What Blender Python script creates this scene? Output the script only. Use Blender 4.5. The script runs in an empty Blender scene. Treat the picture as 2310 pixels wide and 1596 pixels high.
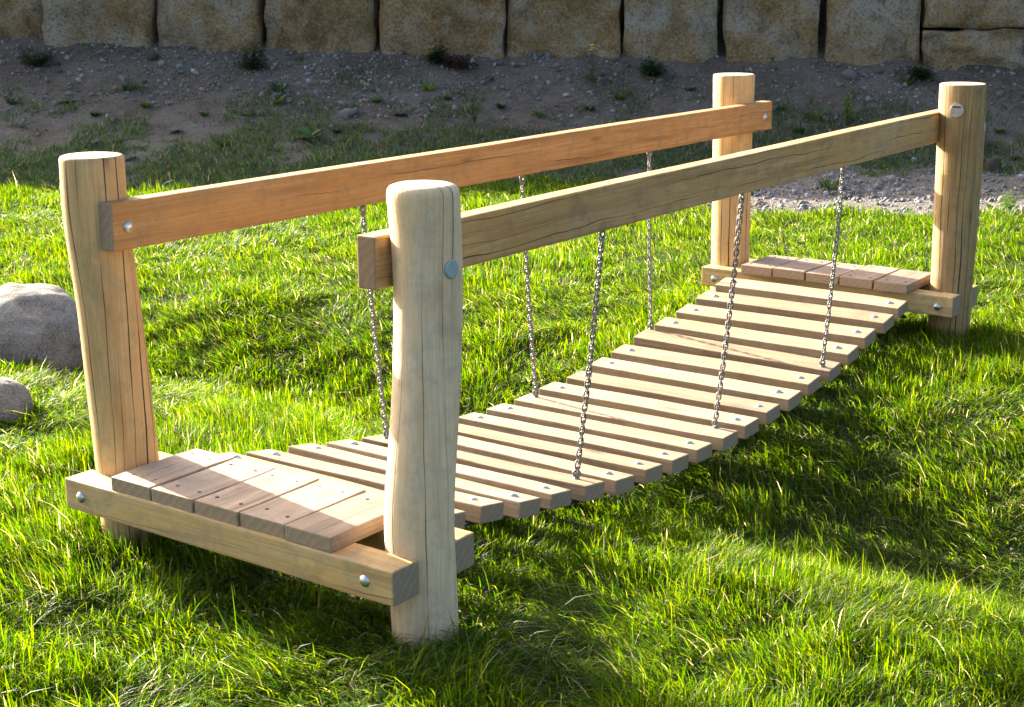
import bpy, bmesh, math, random
import numpy as np
from mathutils import Vector, Matrix

random.seed(7)
rng = np.random.default_rng(11)
sc = bpy.context.scene
col = sc.collection

# ------------------------------------------------------------------ camera
CAM = np.array([-5.1805, -3.1577, 1.7755]); YAW, PITCH, ROLL, FPX = 0.6214, -0.2505, -0.0053, 3462.16
PW, PH = 2310.0, 1596.0
def cam_basis():
    cp, sp = math.cos(PITCH), math.sin(PITCH)
    F = np.array([math.cos(YAW)*cp, math.sin(YAW)*cp, sp]); R = np.array([math.sin(YAW), -math.cos(YAW), 0.0]); U = np.cross(R, F)
    c, s = math.cos(ROLL), math.sin(ROLL)
    return F, c*R+s*U, -s*R+c*U
FW, RT, UP = cam_basis()
cd = bpy.data.cameras.new('camera'); cam = bpy.data.objects.new('camera', cd); col.objects.link(cam)
cd.sensor_width = 36.0; cd.lens = FPX/PW*36.0; cd.clip_start = 0.05; cd.clip_end = 1500.0
m = Matrix.Identity(4)
for i in range(3):
    m[i][0], m[i][1], m[i][2], m[i][3] = RT[i], UP[i], -FW[i], CAM[i]
cam.matrix_world = m
sc.camera = cam

# ------------------------------------------------------------------ sky, sun, exposure
SUN_EL, SUN_AZ = math.radians(20.3), math.radians(8.5)      # azimuth from +Y towards +X
w = bpy.data.worlds.new('World'); sc.world = w; w.use_nodes = True
nt = w.node_tree; bg = nt.nodes['Background']
sky = nt.nodes.new('ShaderNodeTexSky'); sky.sky_type = 'NISHITA'; sky.sun_disc = False
sky.sun_elevation = SUN_EL; sky.sun_rotation = SUN_AZ; sky.air_density = 0.8; sky.dust_density = 6.0; sky.ozone_density = 1.0
nt.links.new(sky.outputs[0], bg.inputs[0]); bg.inputs[1].default_value = 0.096
sd = bpy.data.lights.new('sun', 'SUN'); sun = bpy.data.objects.new('sun', sd); col.objects.link(sun)
sd.energy = 5.0; sd.angle = math.radians(0.53); sd.color = (1.0, 0.91, 0.77)
S = Vector((math.sin(SUN_AZ)*math.cos(SUN_EL), math.cos(SUN_AZ)*math.cos(SUN_EL), math.sin(SUN_EL)))
sun.rotation_euler = S.to_track_quat('Z', 'Y').to_euler(); sun.location = (0, 20, 12)
sc.view_settings.view_transform = 'Standard'; sc.view_settings.look = 'None'
sc.view_settings.exposure = 2.42; sc.view_settings.gamma = 1.0; sc.view_settings.use_curve_mapping = False
sc.cycles.max_bounces = 8; sc.cycles.transparent_max_bounces = 8

# ------------------------------------------------------------------ helpers
def tag(o, label=None, cat=None, group=None, kind=None):
    if label: o['label'] = label
    if cat: o['category'] = cat
    if group: o['group'] = group
    if kind: o['kind'] = kind
    return o
def empty(name, loc):
    o = bpy.data.objects.new(name, None); col.objects.link(o); o.location = loc; o.empty_display_size = .1
    return o
def link(name, me, parent=None, loc=(0, 0, 0), rot=(0, 0, 0), world=True):
    """one mesh object; world=True: loc is given in world space below a translated root"""
    o = bpy.data.objects.new(name, me); col.objects.link(o); o.location = loc; o.rotation_euler = rot
    if parent:
        o.parent = parent
        if world: o.matrix_parent_inverse = Matrix.Translation(-parent.location)
    return o
def mesh_from(name, V, F, mats=(), smooth=False):
    me = bpy.data.meshes.new(name); me.from_pydata([tuple(v) for v in V], [], [tuple(f) for f in F]); me.update()
    for mt in mats: me.materials.append(mt)
    if smooth: me.polygons.foreach_set('use_smooth', [True]*len(me.polygons))
    return me
def fast_mesh(name, V, tris, mat, colors=None, smooth=False):
    """big triangle mesh from numpy arrays, optional per-vertex colour attribute"""
    me = bpy.data.meshes.new(name); nv, nf = len(V), len(tris)
    me.vertices.add(nv); me.vertices.foreach_set('co', np.asarray(V, np.float32).ravel())
    me.loops.add(nf*3); me.loops.foreach_set('vertex_index', np.asarray(tris, np.int32).ravel())
    me.polygons.add(nf); me.polygons.foreach_set('loop_start', np.arange(0, nf*3, 3, dtype=np.int32))
    if smooth: me.polygons.foreach_set('use_smooth', np.ones(nf, bool))
    me.update(calc_edges=True)
    if colors is not None:
        a = me.color_attributes.new('tint', 'FLOAT_COLOR', 'POINT')
        c = np.ones((nv, 4), np.float32); c[:, :3] = colors
        a.data.foreach_set('color', c.ravel())
    me.materials.append(mat)
    return me
def bm_mesh(name, bm, mats, smooth=False):
    me = bpy.data.meshes.new(name); bm.normal_update(); bm.to_mesh(me); bm.free()
    for mt in mats: me.materials.append(mt)
    if smooth: me.polygons.foreach_set('use_smooth', [True]*len(me.polygons))
    return me
class Noise2:
    """tileable value noise on a lattice, smooth interpolation"""
    def __init__(s, seed, n=64): s.n = n; s.g = np.random.default_rng(seed).random((n, n))
    def __call__(s, x, y, scale=1.0):
        x = np.asarray(x, float)*scale; y = np.asarray(y, float)*scale
        xi = np.floor(x).astype(int); yi = np.floor(y).astype(int); fx = x-xi; fy = y-yi
        fx = fx*fx*(3-2*fx); fy = fy*fy*(3-2*fy); n = s.n; g = s.g
        a = g[xi % n, yi % n]; b = g[(xi+1) % n, yi % n]; c = g[xi % n, (yi+1) % n]; d = g[(xi+1) % n, (yi+1) % n]
        return (a*(1-fx)+b*fx)*(1-fy)+(c*(1-fx)+d*fx)*fy
N1, N2, N3, N4, N5 = (Noise2(k) for k in (1, 2, 3, 4, 5))
def fbm(nz, x, y, scale, o=3):
    r = 0; a = .5
    for i in range(o): r = r+a*nz(x+i*17.3, y-i*9.1, scale*2**i); a *= .5
    return r/(1-.5**o)
def sstep(a, b, x): t = np.clip((x-a)/(b-a), 0, 1); return t*t*(3-2*t)

# ------------------------------------------------------------------ material helpers
class MT:
    def __init__(s, name, rough=.7):
        s.m = bpy.data.materials.new(name); s.m.use_nodes = True; s.t = s.m.node_tree
        s.b = s.t.nodes['Principled BSDF']; s.b.inputs['Roughness'].default_value = rough
        s.b.inputs['Specular IOR Level'].default_value = .35
    def n(s, ty, **kw):
        o = s.t.nodes.new(ty)
        for k, v in kw.items():
            if k.startswith('i_'): o.inputs[k[2:].replace('_', ' ')].default_value = v
            else: setattr(o, k, v)
        return o
    def l(s, a, b): s.t.links.new(a, b)
    def coords(s, scale=(1, 1, 1), kind='Object', jitter=True):
        tc = s.n('ShaderNodeTexCoord'); mp = s.n('ShaderNodeMapping'); mp.inputs['Scale'].default_value = scale
        s.l(tc.outputs[kind], mp.inputs['Vector'])
        if jitter:
            oi = s.n('ShaderNodeObjectInfo'); mu = s.n('ShaderNodeMath', operation='MULTIPLY'); mu.inputs[1].default_value = 37.0
            s.l(oi.outputs['Random'], mu.inputs[0]); s.l(mu.outputs[0], mp.inputs['Location'])
        return mp.outputs[0]
    def noise(s, vec, scale, detail=4, rough=.55, dist=0.0):
        o = s.n('ShaderNodeTexNoise'); o.inputs['Scale'].default_value = scale; o.inputs['Detail'].default_value = detail
        o.inputs['Roughness'].default_value = rough; o.inputs['Distortion'].default_value = dist
        if vec is not None: s.l(vec, o.inputs['Vector'])
        return o.outputs['Fac']
    def ramp(s, fac, stops):
        o = s.n('ShaderNodeValToRGB'); e = o.color_ramp.elements
        while len(e) < len(stops): e.new(.5)
        for k, (p, c) in enumerate(stops):
            e[k].position = p; e[k].color = (c if len(c) == 4 else (*c, 1)) if hasattr(c, '__len__') else (c, c, c, 1)
        s.l(fac, o.inputs[0]); return o.outputs[0]
    def mix(s, fac, a, b, mode='MIX'):
        o = s.n('ShaderNodeMix', data_type='RGBA', blend_type=mode)
        for sock, v in ((o.inputs[0], fac), (o.inputs[6], a), (o.inputs[7], b)):
            if hasattr(v, 'is_linked'): s.l(v, sock)
            elif hasattr(v, '__len__'): sock.default_value = (*v, 1) if len(v) == 3 else v
            else: sock.default_value = v
        return o.outputs[2]
    def math(s, op, a, b=0.0, c=0.0):
        o = s.n('ShaderNodeMath', operation=op)
        for k, v in enumerate((a, b, c)):
            if hasattr(v, 'is_linked'): s.l(v, o.inputs[k])
            else: o.inputs[k].default_value = v
        return o.outputs[0]
    def bump(s, h, strength=.4, dist=.004):
        o = s.n('ShaderNodeBump'); o.inputs['Strength'].default_value = strength; o.inputs['Distance'].default_value = dist
        s.l(h, o.inputs['Height']); s.l(o.outputs[0], s.b.inputs['Normal'])
    def color(s, c): s.l(c, s.b.inputs['Base Color'])

def wood(name, light, mid, dark, axis='x', grey=(.30, .28, .25), weather=.35, crack=.5, knots=.3, crack_w=.43):
    """sawn or peeled timber: grain along one local axis, tone drift, weathering, drying cracks"""
    t = MT(name, .72)
    def sc3(along, across):
        return (along, across, across) if axis == 'x' else (across, across, along)
    g1 = t.noise(t.coords(sc3(1.2, 26)), 1.0, 6, .62, .35)
    g2 = t.noise(t.coords(sc3(5.0, 160)), 1.0, 3, .6)
    tone = t.noise(t.coords(sc3(1.1, 4.5)), 1.0, 3, .5, .4)
    blot = t.noise(t.coords((7, 7, 7)), 1.0, 5, .6)
    c = t.ramp(g1, [(.33, dark), (.47, mid), (.61, light)])
    c = t.mix(t.math('MULTIPLY', t.ramp(g2, [(.40, 1.0), (.56, 0.0)]), .48), c, dark)
    c = t.mix(t.math('MULTIPLY', t.ramp(tone, [(.36, 0.0), (.66, 1.0)]), weather), c, grey)
    wv = t.n('ShaderNodeTexWave', wave_type='BANDS', bands_direction='Z' if axis == 'x' else 'X'); wv.inputs['Scale'].default_value = 1.0
    wv.inputs['Distortion'].default_value = 7.0; wv.inputs['Detail'].default_value = 2.0; wv.inputs['Detail Scale'].default_value = .7
    t.l(t.coords(sc3(1.6, 20)), wv.inputs['Vector'])
    c = t.mix(t.math('MULTIPLY', t.ramp(wv.outputs['Fac'], [(.0, 1.0), (.30, 0.0)]), .20), c, dark)
    vk = t.n('ShaderNodeTexVoronoi'); vk.inputs['Scale'].default_value = 1.0; t.l(t.coords(sc3(2.3, 8.5)), vk.inputs['Vector'])
    sk = t.n('ShaderNodeSeparateColor'); t.l(vk.outputs['Color'], sk.inputs[0])
    has = t.math('GREATER_THAN', sk.outputs[0], .62)
    kn = t.math('MULTIPLY', t.ramp(vk.outputs['Distance'], [(.07, 1.0), (.15, 0.0)]), has)
    halo = t.math('MULTIPLY', t.ramp(vk.outputs['Distance'], [(.10, .8), (.34, 0.0)]), has)
    c = t.mix(t.math('MULTIPLY', halo, .55), c, tuple(x*.75 for x in mid)); c = t.mix(t.math('MULTIPLY', kn, .8), c, tuple(x*.45 for x in dark))
    wp = t.noise(t.coords(sc3(1.7, 6)), 1.0, 4, .6, .5)
    c = t.mix(t.ramp(wp, [(.48, 0.0), (.66, .40)]), c, (mid[0]*1.08, mid[1]*.95, mid[2]*.62))
    dirt_ = t.noise(t.coords((16, 16, 16)), 1.0, 6, .7)
    c = t.mix(t.ramp(dirt_, [(.48, 0.0), (.66, .55)]), c, tuple(x*.6 for x in grey))
    c = t.mix(t.math('MULTIPLY', t.ramp(blot, [(.30, 1.0), (.44, 0.0)]), knots), c, tuple(x*.55 for x in dark))
    # drying cracks: one wavering line per cell round the log (or up the face), opened and closed along the grain
    sx = t.n('ShaderNodeSeparateXYZ'); t.l(t.coords((1, 1, 1), 'Object', False), sx.inputs[0])
    oi = t.n('ShaderNodeObjectInfo'); seed = t.math('MULTIPLY', oi.outputs['Random'], 53.0)
    if axis == 'z':
        ncell = 17.0; cw = .60/ncell; along = sx.outputs[2]
        u = t.math('MULTIPLY', t.math('ADD', t.math('DIVIDE', t.math('ARCTAN2', sx.outputs[1], sx.outputs[0]), 2*math.pi), .5), ncell)
    else:
        cw = .037; along = sx.outputs[0]
        u = t.math('DIVIDE', t.math('ADD', t.math('ADD', sx.outputs[2], t.math('MULTIPLY', sx.outputs[1], .83)), .5), cw)
    def n2(a, b, sc_, det=2):
        cv = t.n('ShaderNodeCombineXYZ'); t.l(a, cv.inputs[0]); t.l(b, cv.inputs[1]); t.l(seed, cv.inputs[2])
        return t.noise(cv.outputs[0], sc_, det)
    zero = t.math('MULTIPLY', along, 0.0)
    u = t.math('ADD', u, t.math('MULTIPLY', n2(along, zero, 1.1 if axis == 'z' else 1.6, 3), 1.1 if axis == 'z' else 1.9))
    cell = t.math('FLOOR', u); fr = t.math('SUBTRACT', u, cell)
    wn = t.n('ShaderNodeTexWhiteNoise', noise_dimensions='2D'); cv = t.n('ShaderNodeCombineXYZ'); t.l(cell, cv.inputs[0]); t.l(seed, cv.inputs[1]); t.l(cv.outputs[0], wn.inputs['Vector'])
    dist = t.math('MULTIPLY', t.math('ABSOLUTE', t.math('SUBTRACT', fr, t.math('ADD', t.math('MULTIPLY', wn.outputs['Value'], .5), .25))), cw)
    op = n2(t.math('MULTIPLY', cell, 7.3), t.math('MULTIPLY', along, .75 if axis == 'z' else .9), 1.0, 3)
    wdt = t.math('MULTIPLY', t.math('MAXIMUM', t.math('SUBTRACT', op, crack_w), 0.0), .014)
    band = t.math('MULTIPLY', t.math('MINIMUM', t.math('MAXIMUM', t.math('DIVIDE', t.math('SUBTRACT', wdt, dist), .0006), 0.0), 1.0), 1.0)
    keep = 1.0
    ck = t.math('MULTIPLY', t.math('MULTIPLY', band, keep), crack)
    c = t.mix(ck, c, (.035, .022, .013))
    hv = t.n('ShaderNodeHueSaturation'); t.l(c, hv.inputs['Color']); o2 = t.n('ShaderNodeObjectInfo')
    t.l(t.math('ADD', t.math('MULTIPLY', o2.outputs['Random'], .42), .78), hv.inputs['Value']); c = hv.outputs[0]
    t.color(c)
    h = t.math('SUBTRACT', t.math('ADD', t.math('MULTIPLY', g1, .8), t.math('MULTIPLY', g2, .45)), t.math('MULTIPLY', ck, 2.2))
    t.bump(h, .6, .004)
    return t.m
def end_grain(name, light, dark, grey, ax='X', rs=32):
    t = MT(name, .8)
    v = t.coords((1, 1, 1))
    wv = t.n('ShaderNodeTexWave', wave_type='RINGS', rings_direction=ax, wave_profile='SAW'); wv.inputs['Scale'].default_value = rs
    wv.inputs['Distortion'].default_value = 3.0; wv.inputs['Detail'].default_value = 3; wv.inputs['Detail Scale'].default_value = 1.5
    t.l(v, wv.inputs['Vector'])
    nz = t.noise(t.coords((9, 60, 60)), 1.0, 5)
    c = t.mix(t.math('MULTIPLY', wv.outputs['Fac'], .42), light, dark)
    c = t.mix(t.ramp(nz, [(.35, 0.0), (.65, .7)]), c, grey)
    cr = t.noise(t.coords((3, 9, 16)), 1.0, 0)
    band = t.math('SUBTRACT', 1.0, t.math('MINIMUM', t.math('DIVIDE', t.math('ABSOLUTE', t.math('SUBTRACT', cr, .5)), .02), 1.0))
    t.color(c); t.bump(nz, .4, .003)
    return t.m
def simple(name, c, rough=.6, metal=0.0, var=.25, scale=60):
    t = MT(name, rough); t.b.inputs['Metallic'].default_value = metal
    nz = t.noise(t.coords((1, 1, 1)), scale, 4)
    t.color(t.mix(t.ramp(nz, [(.3, 0.0), (.7, 1.0)]), tuple(x*(1-var) for x in c), tuple(min(1, x*(1+var)) for x in c)))
    t.l(t.ramp(nz, [(.3, rough*.8), (.7, min(1, rough*1.25))]), t.b.inputs['Roughness'])
    return t.m

M = {}
M['rail_warm'] = wood('orange_brown_rail_timber', (.60, .335, .125), (.50, .262, .088), (.31, .142, .043), 'x', (.48, .30, .14), .4, .8, .2, .53)
M['rail_tan'] = wood('tan_rail_timber', (.78, .475, .19), (.69, .39, .14), (.45, .23, .078), 'x', (.65, .44, .235), .45, .75, .5, .48)
M['beam'] = wood('yellow_beam_timber', (.62, .42, .175), (.52, .335, .125), (.31, .185, .065), 'x', (.46, .37, .235), .5, .5, .4, .52)
M['slat'] = wood('pale_slat_timber', (.43, .305, .180), (.345, .237, .134), (.21, .136, .072), 'x', (.35, .285, .205), .55, .5, .35, .58)
M['plank'] = wood('grey_platform_timber', (.42, .305, .21), (.335, .235, .16), (.21, .14, .092), 'x', (.30, .25, .21), .6, .5, .35, .57)
M['post_warm'] = wood('peeled_log_warm', (.64, .41, .18), (.55, .33, .135), (.35, .195, .075), 'z', (.53, .42, .22), .55, 1.0, .18)
M['post_pale'] = wood('peeled_log_pale', (.79, .60, .385), (.72, .52, .315), (.54, .36, .195), 'z', (.71, .585, .42), .7, .75, .35, .455)
M['post_yellow'] = wood('peeled_log_yellow', (.58, .39, .165), (.48, .30, .115), (.29, .165, .058), 'z', (.45, .35, .20), .5, .9, .5)
M['end_grey'] = end_grain('grey_end_grain', (.36, .26, .165), (.13, .082, .048), (.24, .185, .135), 'X', 12)
M['end_brown'] = end_grain('brown_end_grain', (.38, .235, .12), (.15, .085, .042), (.25, .18, .12), 'X', 12)
M['end_pale'] = end_grain('pale_end_grain', (.56, .45, .30), (.30, .20, .11), (.44, .37, .28), 'Z', 24)
M['zinc'] = simple('galvanised_steel', (.55, .57, .58), .38, 1.0, .12, 90)
M['chain'] = simple('dull_galvanised_chain', (.24, .235, .22), .5, .6, .25, 200)
M['cap'] = simple('blue_grey_cap', (.33, .40, .42), .5, .3, .08, 50)
M['screw'] = simple('dark_screw', (.05, .045, .045), .5, .6, .2, 90)
M['belt'] = simple('black_rubber_belt', (.03, .03, .03), .7, 0, .2, 40)
M['plate'] = simple('pale_plate', (.52, .47, .42), .5, .2, .1, 50)
M['plate_ink'] = simple('plate_print', (.07, .05, .04), .6, 0, .1, 50)
M['plate_line'] = simple('plate_fine_print', (.30, .25, .21), .6, 0, .1, 50)

# ------------------------------------------------------------------ terrain shape
FH = np.array([math.cos(YAW), math.sin(YAW)]); RH = np.array([math.sin(YAW), -math.cos(YAW)])   # axes square to the retaining wall
def to_fl(x, y): dx, dy = np.asarray(x)-CAM[0], np.asarray(y)-CAM[1]; return dx*FH[0]+dy*FH[1], dx*RH[0]+dy*RH[1]
def to_xy(f, l): return CAM[0]+f*FH[0]+l*RH[0], CAM[1]+f*FH[1]+l*RH[1]
def wall_f(l): return 15.25-.125*np.clip(l, -14, 14)                 # distance of the wall's front face along FH
def wall_base(l): return .905-.024*np.clip(l, -14, 14)
def wall_top(l): return 1.96-.002*np.clip(l, -14, 14)
def toe_f(l): return 12.75+.0*l+.25*np.sin(l*.7)
def ground_z(x, y):
    x = np.asarray(x, float); y = np.asarray(y, float)
    f, l = to_fl(x, y)
    z = -.085+.010*np.clip(x+2, 0, 9)+.03*(fbm(N1, x, y, .9)-.5)
    z = z+.055*sstep(-.3, .9, y)*(1-sstep(-1.6, -.6, x))
    xc = .05+.10*np.sin(y*1.1)
    side = 1-.45*sstep(1.2, 4.5, np.abs(y))
    z = z-(.285+.10*(1-sstep(-1.1, .1, y)))*side*np.exp(-((x-xc)/.62)**2/1.15)
    z = z+.05*(fbm(N2, x, y, .55)-.5)*sstep(.8, 2.2, np.hypot(np.maximum(np.abs(x)-2, 0), np.maximum(np.abs(y)-.7, 0)))
    tf, wf, wb, wt = toe_f(l), wall_f(l), wall_base(l), wall_top(l)
    t = np.clip((f-tf)/(wf-tf), 0, 1.2)
    bank = (wb-.02)*(.55*t+.45*t*t)+.05*(fbm(N3, x, y, 1.3)-.5)*sstep(0, .3, t)
    z = np.where(f > tf, np.maximum(z, z*(1-sstep(0, .5, t))+bank), z)
    up = sstep(.42, .52, f-wf)
    z = z*(1-up)+(wt-.04)*up
    return z
def soil_masks(x, y):
    """(bank dirt, dry gravel path)"""
    f, l = to_fl(x, y)
    n = fbm(N4, x, y, .8)-.5; n2 = fbm(N5, x, y, 2.2)-.5
    dirt = sstep(-.10, .25, f-toe_f(l)+.35*n+.35*n2)
    edge = 11.15-.30*np.maximum(l-2.6, 0)
    path = sstep(-.12, .12, f-edge+.55*n+.5*n2)*(1-sstep(-.1, .35, f-12.9+.7*n2+.5*n))*sstep(1.3, 1.95, l+1.2*n)
    return dirt, path
def at(u, v, dz=0.0):
    """place on the terrain seen at a photograph position"""
    r = FW+RT*(u-PW/2)/FPX+UP*(PH/2-v)/FPX
    t = 2.0
    for k in range(4000):
        p = CAM+r*t
        if p[2] <= ground_z(p[0], p[1]): break
        t += .01
    return np.array([p[0], p[1], float(ground_z(p[0], p[1]))+dz])

# ground sheet, graded grid in the wall's axes
def graded(brks):
    out = []
    for a, b, s in brks: out += list(np.arange(a, b-1e-6, s))
    return np.array(out+[brks[-1][1]])
gf = graded([(-400, -60, 40), (-60, -6, 6), (-6, 1.5, .5), (1.5, 12.5, .075), (12.5, 17, .06), (17, 24, .5), (24, 80, 6), (80, 900, 60)])
gl = graded([(-500, -60, 60), (-60, -14, 4), (-14, -7, .3), (-7, 7, .075), (7, 14, .3), (14, 60, 4), (60, 500, 60)])
GF, GL = np.meshgrid(gf, gl, indexing='ij')
GX, GY = to_xy(GF, GL); GZ = ground_z(GX, GY)
dirt, path = soil_masks(GX, GY)
dirt = np.where(GF > 18, 0, dirt)
GZ = GZ+.05*path*(fbm(N2, GX, GY, 5)-.45)
nf, nl = GF.shape; idx = np.arange(nf*nl).reshape(nf, nl)
a, b, c, d = idx[:-1, :-1].ravel(), idx[1:, :-1].ravel(), idx[1:, 1:].ravel(), idx[:-1, 1:].ravel()
tris = np.concatenate([np.stack([a, d, c], 1), np.stack([a, c, b], 1)])
t = MT('soil_and_gravel', .95)
at_ = t.n('ShaderNodeVertexColor', layer_name='tint'); sep = t.n('ShaderNodeSeparateColor'); t.l(at_.outputs[0], sep.inputs[0])
P = t.coords((1, 1, 1), 'Object', False)
n_big = t.noise(P, 1.7, 5, .6); n_mid = t.noise(P, 9, 5, .65); n_fine = t.noise(P, 55, 4, .7)
lawn = t.mix(t.ramp(n_mid, [(.35, 0.0), (.65, 1.0)]), (.020, .026, .008), (.036, .052, .012))
dirtc = t.ramp(n_mid, [(.28, (.072, .056, .041)), (.5, (.124, .099, .075)), (.72, (.180, .147, .114))])
dirtc = t.mix(t.ramp(n_big, [(.42, 0.0), (.62, .8)]), dirtc, (.185, .162, .136))
dirtc = t.mix(t.ramp(n_fine, [(.35, .55), (.55, 0.0)]), dirtc, (.032, .025, .019))
vor = t.n('ShaderNodeTexVoronoi'); vor.inputs['Scale'].default_value = 42; t.l(P, vor.inputs['Vector'])
peb = t.ramp(vor.outputs['Distance'], [(.12, 1.0), (.34, 0.0)])
dirtc = t.mix(t.math('MULTIPLY', peb, t.ramp(n_big, [(.40, .15), (.58, .75)])), dirtc, (.17, .16, .15))
pathc = t.ramp(n_mid, [(.3, (.12, .10, .085)), (.55, (.21, .185, .16)), (.75, (.31, .28, .245))])
pathc = t.mix(t.ramp(n_fine, [(.34, .7), (.5, 0.0)]), pathc, (.12, .10, .08))
cc = t.mix(sep.outputs[0], lawn, dirtc); cc = t.mix(sep.outputs[1], cc, pathc)
t.color(cc); t.bump(t.math('ADD', t.math('MULTIPLY', n_mid, 1.2), t.math('ADD', t.math('MULTIPLY', n_fine, .5), t.math('MULTIPLY', peb, .5))), 1.0, .035)
cols = np.stack([dirt.ravel(), path.ravel(), np.zeros(dirt.size)], 1)
me = fast_mesh('ground', np.stack([GX.ravel(), GY.ravel(), GZ.ravel()], 1), tris, t.m, cols, True)
tag(link('ground', me), 'rolling ground with a shallow swale and bare bank', 'ground', kind='structure')
del GX, GY, GZ, GF, GL, tris

# ------------------------------------------------------------------ retaining wall of quarry blocks
t = MT('quarry_sandstone', .92)
P = t.coords((1, 1, 1))
n1 = t.noise(P, 1.6, 6, .62, .6); n2 = t.noise(P, 5.5, 6, .65, .3); n3 = t.noise(P, 38, 4, .7)
c = t.ramp(n1, [(.32, (.20, .125, .052)), (.43, (.345, .235, .105)), (.53, (.36, .285, .175)), (.66, (.40, .36, .29))])
c = t.mix(t.ramp(n2, [(.34, .6), (.50, 0.0)]), c, (.15, .095, .045))
c = t.mix(t.ramp(n2, [(.56, 0.0), (.70, .75)]), c, (.40, .37, .315))
c = t.mix(t.ramp(n3, [(.34, .65), (.50, 0.0)]), c, (.09, .06, .033)); c = t.mix(t.ramp(n3, [(.54, 0.0), (.66, .5)]), c, (.46, .41, .33))
t.color(c); t.bump(t.math('ADD', t.math('MULTIPLY', n2, 1.5), n3), .9, .05)
M['stone_block'] = t.m
def rock_box(w_, d_, h_, seed, rough=.06):
    """hewn block: subdivided box, rounded and knocked about"""
    r = random.Random(seed); bm = bmesh.new(); bmesh.ops.create_cube(bm, size=1.0)
    bmesh.ops.subdivide_edges(bm, edges=bm.edges[:], cuts=13, use_grid_fill=True)
    nz = Noise2(seed, 32); ox = r.random()*30
    skew = [r.uniform(-.03, .03) for _ in range(4)]
    for v in bm.verts:
        x, y, z = v.co
        k = 1-.009*sum((abs(q)*2)**22 for q in (x, y, z))
        p = Vector((x*w_*k, y*d_*k, z*h_*k))
        p.x += skew[0]*z*2+skew[1]*.5*(1 if x > 0 else -1)*z*2
        n = float(nz(x*5+ox+z, z*4+ox, 1.0))-.5; n_ = float(nz(x*11+y*3+ox, z*9+y*4, 1.0))-.5
        p.y += (rough*2.2*n+rough*n_) * (1 if y < .45 else .2)
        p.x += rough*.9*(float(nz(z*7+ox, y*5+x*2, 1.0))-.5); p.z += rough*.9*(float(nz(x*7-ox, y*5, 1.0))-.5)
        p.y += rough*.6*(float(nz(x*23+ox, z*19-ox, 1.0))-.5)*(1 if y < .45 else .1)
        v.co = p
    return bm_mesh('block', bm, [M['stone_block']], True)
# joints along the wall as lateral positions
joints_px = [0-560, -290, -40+0, 100, 350, 592, 850, 1146, 1405, 1628, 1858, 2084, 2330, 2560, 2800]
def px_l(u):                                   # lateral coordinate of a joint on the wall line
    s = (u+12-PW/2)/FPX*.98; return s*15.25/(1+.125*s)
jl = [px_l(u) for u in joints_px]
wl, wr = jl[0], jl[-1]
x = wl
pre = []
while x > -13: pre.append(x-1.15); x -= 1.15
post_ = []
x = wr
while x < 10: post_.append(x+1.1); x += 1.1
jl = pre[::-1]+jl+post_
wx, wy = to_xy(float(wall_f(0)), 0.0)
wall = empty('retaining_wall', (wx, wy, float(wall_base(0))-.1))
tag(wall, 'low retaining wall of large hewn ochre and grey stone blocks above bare bank', 'wall')
gap = {592: .062, 850: .058, 1628: .035, 1858: .085}
for k in range(len(jl)-1):
    l0, l1 = jl[k], jl[k+1]; lc = (l0+l1)/2
    g = .008
    for u, gg in gap.items():
        if abs(px_l(u)-l1) < .02 or abs(px_l(u)-l0) < .02: g = gg*.75
    f0 = float(wall_f(lc)); zb = float(wall_base(lc))-.18; zt = float(wall_top(lc))+random.uniform(-.04, .05)
    f0 += random.uniform(-.05, .06)
    bx_, by_ = to_xy(f0+.36, lc)
    ang = math.atan2(RH[1]-.125*FH[1], RH[0]-.125*FH[0])
    ang += random.uniform(-.02, .02)
    wdt = (l1-l0)*1.008-g
    if abs(px_l(2084)-l0) < .02 or k in (2,):          # two courses
        zs = zb+.18+.33+.0*k
        for za, zc, s_ in ((zb, zs-.006, 100+k), (zs+.006, zt+.1, 200+k)):
            link('block', rock_box(wdt, .72, zc-za, s_), wall, (bx_, by_, (za+zc)/2), (0, 0, ang))
    else:
        link('block', rock_box(wdt, .72, zt-zb, 100+k), wall, (bx_, by_, (zb+zt)/2), (0, 0, ang+0))

# ------------------------------------------------------------------ stones
def stone_material(name, a, b_, c_, sc_=6):
    t = MT(name, .9); P = t.coords((1, 1, 1))
    n1 = t.noise(P, sc_, 6, .65, .3); n2 = t.noise(P, sc_*7, 5, .7); n3 = t.noise(P, sc_*.5, 3)
    c = t.ramp(n1, [(.3, a), (.5, b_), (.7, c_)])
    c = t.mix(t.ramp(n2, [(.33, .6), (.45, 0.0)]), c, tuple(q*.45 for q in a))
    c = t.mix(t.ramp(n3, [(.5, 0.0), (.68, .35)]), c, (.42, .33, .23))
    n4 = t.noise(P, sc_*11, 3, .6); c = t.mix(t.ramp(n4, [(.56, 0.0), (.66, .7)]), c, tuple(min(.8, q*1.35) for q in c_)); c = t.mix(t.ramp(n4, [(.34, .75), (.43, 0.0)]), c, tuple(q*.4 for q in a))
    t.color(c); t.bump(t.math('ADD', n1, t.math('MULTIPLY', n2, 1.1)), 1.0, .05)
    return t.m
M['boulder'] = stone_material('granite_boulder', (.30, .262, .222), (.53, .475, .41), (.70, .645, .56), 11)
M['pale_stone'] = stone_material('pale_stone', (.30, .28, .255), (.42, .40, .37), (.55, .525, .48), 25)
M['grey_stone'] = stone_material('grey_stone', (.15, .15, .15), (.225, .225, .22), (.31, .305, .295), 25)
M['brown_stone'] = stone_material('brown_stone', (.13, .092, .065), (.195, .145, .105), (.26, .21, .165), 25)
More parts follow.
